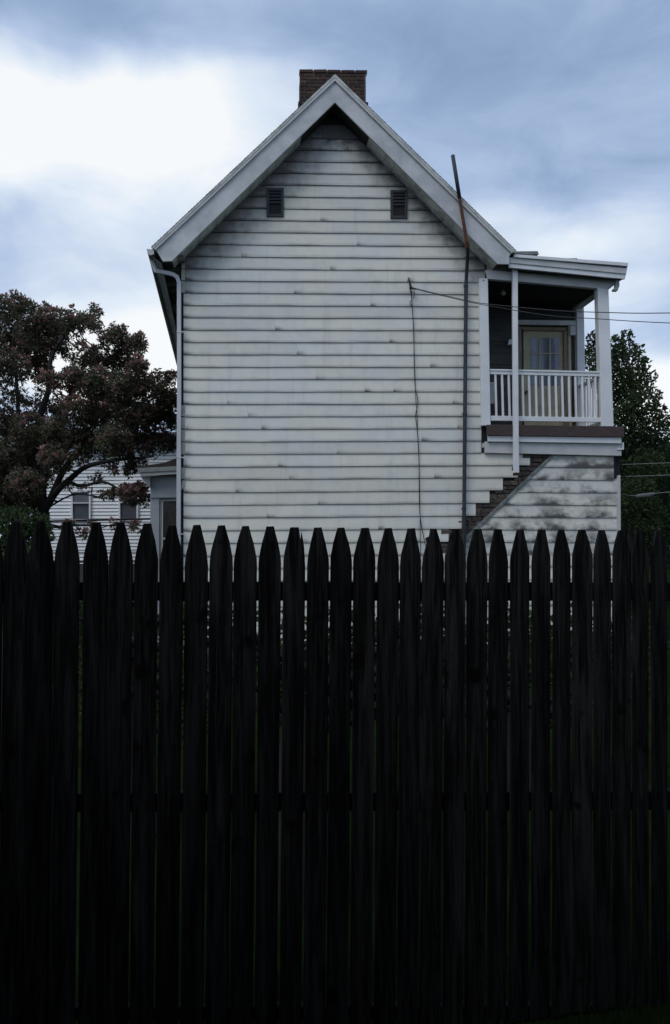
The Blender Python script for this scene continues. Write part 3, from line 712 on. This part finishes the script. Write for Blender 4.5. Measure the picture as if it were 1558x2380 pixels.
# ------------------------------------------------------------------ fence
FA = R(11.0); FD = Vector((math.cos(FA), math.sin(FA), 0)); FN = Vector((-math.sin(FA), math.cos(FA), 0)); FP = Vector((0, 3.0, 0))
def fp(x, y, v=0.0):
    d = ray(x, y); k = ((FP-CAM).dot(FN)+v)/d.dot(FN); return CAM+d*k
def picket_mat():
    m, k, b = new_mat('weathered_black_wood')
    tc_ = k.add('ShaderNodeTexCoord'); oi = k.add('ShaderNodeObjectInfo')
    P = k.vmath('ADD', tc_.outputs['Object'], k.vmath('MULTIPLY', (1, 1, 1), k.vmath('SCALE', (9, 5, 31))))
    cmb = k.add('ShaderNodeCombineXYZ'); 
    for i_ in range(3): k.link(k.math('MULTIPLY', oi.outputs['Random'], (13.0, 7.0, 41.0)[i_]), cmb.inputs[i_])
    P = k.vmath('ADD', tc_.outputs['Object'], cmb.outputs[0])
    g1 = k.noise(k.vmath('MULTIPLY', P, (1, 1, .045)), 75, 6, .7, .6)
    g2 = k.noise(k.vmath('MULTIPLY', P, (1, 1, .055)), 30, 6, .7, .3)
    kn = k.noise(k.vmath('MULTIPLY', P, (1, 1, .7)), 11, 2, .5)
    col = k.mix(k.smooth(g1, .38, .66), (.0026, .0027, .0030), (.023, .024, .0246))
    col = k.mix(k.smooth(g2, .46, .68, 0, .8), col, (.044, .046, .047))
    col = k.mix(k.smooth(g2, .48, .30, 0, .8), col, (.003, .003, .003))
    col = k.mix(k.smooth(kn, .64, .74, 0, .9), col, (.002, .002, .0025))
    hv = k.add('ShaderNodeHueSaturation'); k.link(col, hv.inputs['Color']); k.link(k.math('MULTIPLY_ADD', oi.outputs['Random'], .5, .75), hv.inputs['Value'])
    k.link(hv.outputs[0], b.inputs['Base Color']); b.inputs['Roughness'].default_value = .95; b.inputs['Specular IOR Level'].default_value = .12
    bp = k.add('ShaderNodeBump'); bp.inputs['Strength'].default_value = .7; bp.inputs['Distance'].default_value = .004
    k.link(g1, bp.inputs['Height']); k.link(bp.outputs[0], b.inputs['Normal'])
    return m
PICK = picket_mat()
froot = fp(779, 1270, 0); froot.z = GZ
fence = empty('picket_fence', froot, 'tall near-black wooden picket fence with gothic tips across the whole foreground', 'fence')
#        centre at shoulder, top y, half width (photo units)
PK = [(-22-60*k_, 1212-k_*1.5) for k_ in range(9, 0, -1)]+[(-22, 1212), (37, 1212), (95, 1211), (155, 1212), (223, 1214), (281, 1214), (340, 1216), (399, 1221), (457, 1219.5), (514, 1220.5), (572, 1222), (628, 1223), (685, 1225), (740.5, 1225.5), (794, 1226), (848.5, 1226.5),
      (903, 1227), (956, 1227.5), (1008, 1228.5), (1060, 1229), (1110, 1229), (1160, 1229.5), (1211, 1230), (1260, 1230), (1308, 1230.5), (1356, 1231), (1402, 1231.5), (1448, 1231.5), (1491, 1230.5), (1535, 1231), (1578, 1232), (1620, 1232)]+[(1620+40*k_, 1232) for k_ in range(1, 16)]
def interp(x, tb):
    if x <= tb[0][0]: return tb[0][1]
    for (a, p), (b, q) in zip(tb, tb[1:]):
        if x <= b: return p+(q-p)*(x-a)/(b-a)
    return tb[-1][1]
lean = [(0, -.011), (480, -.010), (870, -.008), (1180, -.004), (1330, -.001), (1560, .0)]
gaps = {7: 4.5, 8: 3.5, 10: 3.5, 11: 4.5, 15: 6, 12: 3.5, 6: 3.5, 5: 4, 18: 3.5, 14: 3.8, 19: 3.8, 4: 1.2, 3: .8, 2: 1.5, 0: .8, 1: .8}
for i, (px, ty) in enumerate(PK):
    i -= 9
    I = i+9
    nx = PK[I+1][0] if I+1 < len(PK) else px+40
    pv = PK[I-1][0] if I else px-60
    thk = lambda x_: max(0, .0125*math.tan(math.atan((x_-779)/F)+FA))*F/3.05
    gR = gaps.get(i, 1.3)*.85+.8*thk((px+nx)/2); gL = gaps.get(i-1, 1.3)*.85+.8*thk((px+pv)/2)
    hl = (px-pv)/2-gL/2; hr = (nx-px)/2-gR/2
    hl = min(hl, 30); hr = min(hr, 30)
    s = (hl+hr)/55.0
    tipw = 9.2*s*rnd.uniform(.85, 1.1)
    def q(dx, y):
        xx = px+dx+interp(px, lean)*(y-1320)
        return fp(xx, y, 0)
    sh = 86*s*rnd.uniform(.93, 1.05); tj = rnd.uniform(-2, 2); wob_ = lambda: rnd.uniform(-.5, .5)
    half = [(tipw/hr, 0), (.48, .22), (.70, .47), (.87, .73), (.96, .92), (1.0, 1.10)]
    Rr = [(tj*(1-b)+a*hr+wob_(), ty+b*sh) for a, b in half]; Lr = [(tj*(1-b)-(a if n_ else tipw/hl)*hl+wob_(), ty+b*sh+(0.6 if n_ == 0 else 0)) for n_, (a, b) in enumerate(half)]
    if i == 12:   # split tip
        Rr = [(tipw, ty), (tipw+2.5, ty+14), (14.5, ty+33), (15.5, ty+10), (19, ty+24), (23, ty+48), (hr-1, ty+78), (hr, ty+95)]
    if i == 18:   # chipped left shoulder
        Lr = [(-tipw+1, ty), (-tipw-2, ty+18), (-tipw-10, ty+22), (-tipw-7, ty+34), (-.9*hl, ty+66), (-hl, ty+92)]
    bot = [(hr*1.0, 2480), (-hl*1.0, 2480)]
    mids = [1500, 1750, 2050]
    Rr += [(hr+rnd.uniform(-.9, .5), m_) for m_ in mids]; Lr += [(-hl+rnd.uniform(-.5, .9), m_) for m_ in mids]
    out = Rr+bot+Lr[::-1]
    pts = [q(a, b) for a, b in out]
    # push bottom ends to the ground
    for p in pts:
        if p.z < .09: p.z = GZ+.01
    c = q(0, 1800); mb = MB()
    tilt = rnd.uniform(-.006, .006)
    pts = [p+FN*(tilt*((p-c).dot(FD))/.04+rnd.uniform(-.0008, .0008)) for p in pts]
    mb.solid(pts, FN*.0125)
    o = mb.build('picket', PICK, fence, origin=c, bevel=0)
    me = o.data; bm = bmesh.new(); bm.from_mesh(me)
    ed = [e for e in bm.edges if len(e.link_faces) == 2 and any(len(f.verts) > 4 for f in e.link_faces) and all((v.co.dot(FN)) < .012 for v in e.verts)]
    bmesh.ops.bevel(bm, geom=ed, offset=.0028, segments=2, affect='EDGES', profile=.5); bm.to_mesh(me); bm.free()
# nail heads showing on the rails' line and the rails
for y0, y1, dz in ((1353, 1396, .0), (1848, 1891, 0), (2345, 2375, 0)):
    a, b, c, d = fp(-560, y0, .018), fp(2230, y0+1+(0 if y0 < 1500 else -12), .018), fp(2230, y1+1+(0 if y0 < 1500 else -12), .018), fp(-560, y1, .018)
    mb = MB(); mb.solid([a, b, c, d], FN*.038); mb.build('rail', PICK, fence, bevel=.003)

# ------------------------------------------------------------------ unseen dark shed, added behind the camera to shade the fence
shed = empty('shade_shed', (0.4, -3.2, 0), 'unseen dark board shed with a deep lean-to roof, added to shade the fence', 'shed')
SHM = simple('dark_shed_boards', (.035, .03, .026), (.02, .018, .016), 6, .9, (1, 1, .3))
for i in range(92):
    mb = MB(); x0 = -12+i*.27; mb.solid([Vector((x0, -1.7, GZ)), Vector((x0+.262, -1.7, GZ)), Vector((x0+.262, -1.7, 3.5)), Vector((x0, -1.7, 3.5))], Vector((0, -.02, 0))); mb.build('board', SHM, shed)
mb = MB(); mb.box((.42, -3.25, 1.68), 24.6, 3.0, 3.50); mb.build('wall', SHM, shed)
mb = MB(); mb.solid([Vector((-12.3, 1.6, 3.14)), Vector((-12.3, 1.6, 3.22)), Vector((-12.3, -3.2, 4.5)), Vector((-12.3, -5.0, 3.6)), Vector((-12.3, -5.0, 3.48))], Vector((25, 0, 0))); mb.build('roof', ROOF, shed)
for x_ in (-12.0, -7.4, -2.9, 3.6, 8, 12.4):
    mb = MB(); mb.box((x_, 1.4, 1.53), .1, .1, 3.20); mb.build('roof_post', SHM, shed)

# ------------------------------------------------------------------ vegetation
def leaf_mat(name, c1, c2, c3=None, trans=.25):
    m, k, b = new_mat(name)
    g = k.add('ShaderNodeNewGeometry')
    at_ = k.add('ShaderNodeAttribute', attribute_name='tint', attribute_type='GEOMETRY')
    n = k.noise(g.outputs['Position'], 1.8, 3, .6)
    col = k.mix(k.smooth(n, .35, .65), c1, c2)
    if c3: col = k.mix(at_.outputs['Fac'], col, c3)
    k.link(col, b.inputs['Base Color']); b.inputs['Roughness'].default_value = .65; b.inputs['Specular IOR Level'].default_value = .25
    tr = k.add('ShaderNodeBsdfTranslucent'); k.link(col, tr.inputs[0]); mx = k.add('ShaderNodeMixShader'); mx.inputs[0].default_value = trans
    out = m.node_tree.nodes['Material Output']; k.link(b.outputs[0], mx.inputs[1]); k.link(tr.outputs[0], mx.inputs[2]); k.link(mx.outputs[0], out.inputs[0])
    return m
LEAF1 = leaf_mat('russet_green_leaves', (.046, .068, .028), (.072, .074, .042), (.50, .27, .25))
LEAF2 = leaf_mat('dark_green_leaves', (.020, .036, .015), (.036, .060, .022), (.07, .10, .035))
LEAF3 = leaf_mat('hedge_leaves', (.018, .032, .012), (.035, .06, .02), (.06, .09, .03))
BARK = simple('dark_bark', (.028, .023, .021), (.014, .012, .011), 14, .95, (1, 1, .3), .8)
def leaves_obj(name, L, mat, parent, tints):
    vs, fs = [], []
    for quad_ in L:
        n = len(vs); vs += quad_; fs.append(tuple(range(n, n+len(quad_))))
    o0 = wloc(parent); me = bpy.data.meshes.new(name)
    me.from_pydata([(v[0]-o0.x, v[1]-o0.y, v[2]-o0.z) for v in vs], [], fs)
    ca = me.attributes.new('tint', 'FLOAT', 'FACE'); ca.data.foreach_set('value', tints)
    me.materials.append(mat); o = bpy.data.objects.new(name, me); COL.objects.link(o); o.parent = parent; return o
def rvec():
    z = rnd.uniform(-1, 1); a = rnd.uniform(0, 2*math.pi); r = math.sqrt(1-z*z); return Vector((r*math.cos(a), r*math.sin(a), z))
def leaf(L, T, p, d, ln, wd, tint):
    s = d.cross(Vector((rnd.uniform(-1, 1), rnd.uniform(-1, 1), rnd.uniform(-.4, 1)))).normalized()*wd*.5
    m = p+d*ln*.45; L.append([tuple(p), tuple(m+s), tuple(p+d*ln), tuple(m-s)]); T.append(tint)

def branch_path(a, b, sag, r0, r1, mbb, n=6, seg=7):
    pts = []
    pert = [rvec()*((b-a).length*.05) for _ in range(seg+1)]
    for i in range(seg+1):
        t = i/seg; p = a.lerp(b, t)+Vector((0, 0, sag*math.sin(math.pi*t)))
        if 0 < i < seg: p = p+pert[i]
        pts.append(p)
    mbb.tube(pts, [r0+(r1-r0)*(i/seg)**.8 for i in range(seg+1)], n, cap=False); return pts

# --- russet tree (left)
tb = at(98, 1270, 17.0); tb.z = GZ
tree = empty('russet_tree', tb, 'spreading tree with dark leaves and dull pink blossom left of the house', 'tree')
TM = MB()
fork = at(103, 1190, 17.0)
TM.tube([tb, at(100, 1300, 17), at(99, 1230, 17), fork], [.20, .17, .14, .12], 10, cap=False)
mains = []
def limb(px, r0, r1, st=fork, ds=0.0):
    pts = [st]+[at(x, y, 17.0+ds*(i+1)) for i, (x, y) in enumerate(px)]
    S = []
    for i in range(len(pts)-1):
        p0, p1, p2, p3 = pts[max(i-1, 0)], pts[i], pts[i+1], pts[min(i+2, len(pts)-1)]
        for k in range(4):
            t = k/4; S.append(.5*((2*p1)+(p2-p0)*t+(2*p0-5*p1+4*p2-p3)*t*t+(3*p1-p0-3*p2+p3)*t**3))
    S.append(pts[-1]); m = len(S)
    TM.tube(S, [r0+(r1-r0)*(i/(m-1)) for i in range(m)], 7, cap=False); mains.extend(S[2:]); return S
limb([(130, 1145), (165, 1112), (200, 1085), (250, 1072), (300, 1066), (350, 1062)], .085, .02, ds=-.12)
limb([(118, 1160), (150, 1090), (185, 1050), (240, 1020), (300, 990), (360, 960)], .09, .02, ds=.1)
limb([(100, 1120), (120, 1020), (150, 940), (200, 880), (260, 830), (310, 800)], .10, .018, ds=.05)
limb([(85, 1100), (85, 1000), (115, 900), (120, 830), (160, 770), (200, 740)], .10, .018, ds=.15)
limb([(60, 1110), (45, 1000), (40, 900), (30, 800), (40, 740)], .08, .010, ds=.22)
limb([(50, 1150), (0, 1080), (-50, 1000), (-90, 900)], .08, .02, ds=.0)
limb([(150, 1125), (190, 1130), (240, 1120), (285, 1140), (330, 1150)], .05, .012, ds=-.15)
limb([(125, 1172), (170, 1150), (215, 1152), (250, 1160)], .025, .01, ds=-.25)
clumps = [  # x, y, radius px, density
 (10, 722, 40, 1), (40, 702, 24, .9), (67, 712, 22, .8), (75, 760, 42, 1), (118, 748, 36, 1), (110, 722, 18, .8), (165, 748, 34, 1), (205, 745, 28, .9), (224, 722, 15, .9), (222, 756, 17, .7),
 (20, 790, 50, 1.1), (80, 810, 44, 1.1), (135, 790, 32, .9), (250, 785, 24, .8), (272, 775, 26, 1), (300, 800, 28, 1), (322, 793, 19, .9), (330, 812, 14, .6),
 (20, 850, 48, 1), (85, 855, 34, .7), (190, 842, 26, .8), (235, 830, 36, 1), (280, 842, 36, 1), (318, 850, 24, 1), (335, 850, 12, .8),
 (150, 818, 18, .5), (188, 800, 17, .45), (205, 822, 20, .5), (172, 862, 20, .5), (120, 890, 34, .5), (170, 880, 34, .9), (225, 890, 42, 1.2), (285, 900, 44, 1.3), (335, 895, 36, 1.2), (375, 880, 24, .9), (398, 872, 16, .7), (380, 915, 34, 1.1), (405, 930, 26, 1),
 (15, 915, 44, .4), (70, 935, 42, .45), (130, 950, 42, .8), (190, 950, 44, 1.2), (250, 960, 48, 1.3), (315, 960, 46, 1.3), (370, 965, 40, 1.2), (410, 985, 26, 1),
 (10, 990, 50, .9), (75, 1000, 48, 1.1), (140, 1010, 46, 1.2), (205, 1015, 44, 1.2), (265, 1020, 42, 1.2), (325, 1020, 36, 1), (375, 1025, 30, .8), (408, 1030, 20, .7),
 (5, 1060, 52, 1.3), (70, 1065, 50, 1.4), (130, 1065, 38, 1.1), (190, 1058, 26, .7), (290, 1052, 28, .7), (345, 1050, 22, .6), (240, 1062, 22, .5),
 (5, 1125, 50, 1.4), (60, 1125, 44, 1.4), (100, 1110, 26, 1), (20, 1180, 44, 1.3), (70, 1175, 30, 1.2), 
 (300, 1092, 18, .7), (322, 1080, 18, .7), (262, 1090, 16, .5), (265, 1150, 18, .6), (295, 1148, 20, 1), (325, 1140, 18, .9), (338, 1165, 13, .8), (305, 1165, 14, .7), (235, 1150, 12, .4), (160, 1128, 16, .4), (200, 1135, 14, .35), (225, 1105, 18, .4),
 (160, 1222, 14, .3), (215, 1220, 16, .35), (270, 1222, 16, .35), (315, 1225, 14, .3), (190, 1238, 14, .25),
 (-60, 760, 60, .8), (-70, 860, 60, .8), (-70, 960, 60, .8), (-60, 1060, 60, 1), (-60, 1150, 60, 1)]
L, T = [], []
for (cx, cy, rp, dn) in clumps:
    lower = cy > 1085 and cx > 150
    dep = 17.0+rnd.uniform(-1.2, 1.6) if not lower else rnd.uniform(16.0, 16.8)
    c = at(cx, cy, dep); rr = rp/F*dep
    near = min(mains, key=lambda q_: (q_-c).length) if cy < 1200 else at(104, 1216, 16.9)
    branch_path(near, c, -.05, .022, .008, TM, 5, 5)
    nt = max(10, int(dn*190*(rr/.35)**2))
    for _ in range(nt):
        u = rvec(); rad = rr*rnd.random()**.45; p = c+Vector((u.x*rad, u.y*rad*1.5, u.z*rad*.95))
        out = (p-c).normalized() if rad > .01 else u
        pink = .0
        topness = u.z*.5+.5
        pnz = mnoise.noise(p*1.1+Vector((3, 1, 7)))
        if rnd.random() < .06+.60*max(0, pnz*1.9)+(.25 if lower and cx > 255 else 0): pink = rnd.uniform(.35, 1.0)
        twig = (out+Vector((0, 0, .25))+rvec()*.5).normalized()
        nl_ = rnd.randint(6, 9)
        base = p
        for j in range(nl_):
            a = 2*math.pi*j/nl_+rnd.random(); s1 = twig.orthogonal().normalized(); s2 = twig.cross(s1)
            d = (twig*.35+(s1*math.cos(a)+s2*math.sin(a))+Vector((0, 0, -.45))).normalized()
            leaf(L, T, base+d*.01, d, rnd.uniform(.06, .11), rnd.uniform(.022, .035), rnd.uniform(0, .14))
        if pink > .2:
            for j in range(9): 
                d = (rvec()+Vector((0, -.5, .9))).normalized(); leaf(L, T, base+d*.03, d, rnd.uniform(.06, .10), .045, pink)
        if rnd.random() < .12: TM.tube([p, p-twig*.22], [.004, .007], 3, cap=False)
keepL, keepT = [], []
lim = (hp(343, 580, 0)).dot(UD)
for q_, tt in zip(L, T):
    pv_ = Vector(q_[0])
    if (pv_-P0).dot(VD) > -1 and pv_.dot(UD) > hp(419, 700, 0).dot(UD): continue
    keepL.append(q_); keepT.append(tt)
TM.build('trunk', BARK, tree, smooth=True)
leaves_obj('crown', keepL, LEAF1, tree, keepT)
print('russet leaves', len(keepL))

# --- dense green tree (right) and companions
def dense_tree(name, base_px, depth, clumps, label, mat, cat='tree', leafs=(.07, .12), k=1.0, zmin=None, group=None):
    b = at(base_px, 1270, depth); b.z = GZ
    tr = empty(name, b, label, cat, group); M = MB()
    top = min(c[1] for c in clumps); tp = at(base_px, top+60, depth)
    M.tube([b, b.lerp(tp, .3), b.lerp(tp, .7), tp], [.22, .17, .09, .02], 8, cap=False)
    L, T = [], []
    for (cx, cy, rp) in clumps:
        dep = depth+rnd.uniform(-1.3, 1.3)*min(1, depth/12); c = at(cx, cy, dep); rr = rp/F*dep
        s = b.lerp(tp, max(.15, min(.95, (c.z-b.z)/(tp.z-b.z)*.8))); branch_path(s, c, .0, .04, .01, M, 5, 4)
        for _ in range(int(k*420*(rr/.5)**2)):
            u = rvec(); rad = rr*rnd.random()**.4*(1+.25*mnoise.noise(u*2.3+c)); p = c+Vector((u.x*rad, u.y*rad*1.3, u.z*rad*1.15))
            if p.z < .02: continue
            tw = (u+Vector((0, 0, .6))+rvec()*.7).normalized(); tt = rnd.uniform(0, .5) if rnd.random() < .5 else rnd.uniform(.3, 1)
            for j in range(3):
                d = (tw+rvec()*.9).normalized(); leaf(L, T, p, d, rnd.uniform(*leafs), rnd.uniform(leafs[0]*.55, leafs[1]*.6), tt)
    M.build('trunk', BARK, tr, smooth=True); leaves_obj('crown', L, mat, tr, T); print(name, len(L)); return tr
rc = [(1378, 782, 13), (1384, 800, 16), (1372, 825, 22), (1395, 840, 26), (1380, 870, 30), (1437, 790, 14), (1458, 782, 13), (1430, 815, 24), (1462, 812, 18), (1484, 815, 14), (1425, 850, 32), (1470, 850, 28), (1498, 848, 15), (1420, 890, 36), (1470, 892, 36),
      (1508, 885, 20), (1440, 935, 42), (1490, 935, 34), (1524, 925, 15), (1530, 955, 16), (1455, 985, 46), (1510, 985, 32), (1545, 985, 16), (1420, 990, 34), (1480, 1035, 44), (1535, 1030, 36), (1430, 1050, 36), (1560, 1080, 44), (1500, 1090, 44), (1450, 1100, 38),
      (1480, 1150, 44), (1540, 1150, 44), (1440, 1165, 34), (1500, 1205, 44), (1555, 1205, 44), (1450, 1215, 34), (1480, 1260, 44), (1550, 1265, 44), (1610, 1100, 50), (1620, 1200, 50), (1590, 1030, 26)]
dense_tree('dense_green_tree', 1470, 24.0, rc, 'dense dark green tree with a jagged tapering top behind the porch at right', LEAF2, k=1.0)
dense_tree('dark_tree', 1600, 31.0, [(x_, y_, 46) for y_ in (1060, 1110, 1160, 1215, 1270) for x_ in (1450, 1505, 1560, 1620, 1680)], 'low wide dark tree filling the gap under and behind the tapering green tree', LEAF2, k=1.1)
dense_tree('autumn_tree', 1575, 40.0, [(1560, 968, 13), (1553, 985, 14), (1572, 990, 18), (1590, 970, 25)], 'small rust-coloured treetop at the right edge beside the dense green tree', leaf_mat('rust_leaves', (.12, .07, .045), (.16, .09, .06), (.2, .13, .09)), k=.5)
dense_tree('green_shrub', 40, 6.5, [(0, 1215, 34), (30, 1208, 26), (62, 1215, 26), (90, 1225, 26), (105, 1238, 20), (20, 1250, 40), (75, 1262, 40), (0, 1290, 40), (60, 1320, 50), (0, 1370, 60), (90, 1380, 40)], 'leafy green shrub behind the first pickets at the left edge', LEAF3, 'shrub', (.028, .05), 6.5)
dense_tree('low_weeds', 300, 5.2, [(150, 1420, 60), (230, 1500, 60), (330, 1530, 60), (440, 1560, 60), (200, 1600, 70), (330, 1650, 70), (450, 1660, 60), (480, 1440, 30), (540, 1480, 40), (600, 1520, 40), (720, 1560, 40), (790, 1500, 24), (420, 1400, 26), (370, 1450, 36)], 'dark weeds standing low behind the left half of the fence', LEAF3, 'weeds', (.03, .055), 3.0)
dense_tree('low_weeds', 1200, 6.0, [(900, 1600, 50), (1010, 1590, 50), (1110, 1560, 50), (1210, 1540, 55), (1310, 1520, 55), (1400, 1500, 55), (1500, 1480, 55), (1000, 1680, 50), (1150, 1650, 60), (1300, 1640, 60), (1450, 1610, 60), (860, 1500, 34), (930, 1530, 30), (1060, 1470, 30), (1130, 1510, 34), (1240, 1460, 28), (1340, 1430, 30)], 'dark weeds standing low behind the right half of the fence', LEAF3, 'weeds', (.03, .055), 2.5)
dense_tree('fence_weeds', 700, 4.2, [(x_, rnd.uniform(1430, 1520)+dy_, rnd.uniform(30, 52)) for x_ in range(420, 1500, 62) for dy_ in (0, 75)], 'tall dark weeds growing close behind the middle of the fence', LEAF3, 'weeds', (.025, .045), 5.0)
# grass at the foot of the fence
vs, fs = [], []
for _ in range(9000):
    s = rnd.uniform(-1.6, 1.9); dpt = rnd.uniform(-1.3, .0) if rnd.random() < .6 else rnd.uniform(.06, .5)
    p = FP+FD*s+FN*dpt; p.z = GZ; h = rnd.uniform(.03, .10); d = Vector((rnd.uniform(-.4, .4), rnd.uniform(-.4, .4), 1))*h; a = rnd.uniform(0, 3.14); wv = Vector((math.cos(a), math.sin(a), 0))*.003
    n = len(vs); vs += [tuple(p-wv), tuple(p+wv), tuple(p+d)]; fs.append((n, n+1, n+2))
me = bpy.data.meshes.new('grass'); me.from_pydata(vs, [], fs); me.materials.append(LEAF3)
o = bpy.data.objects.new('grass', me); COL.objects.link(o); o['kind'] = 'stuff'
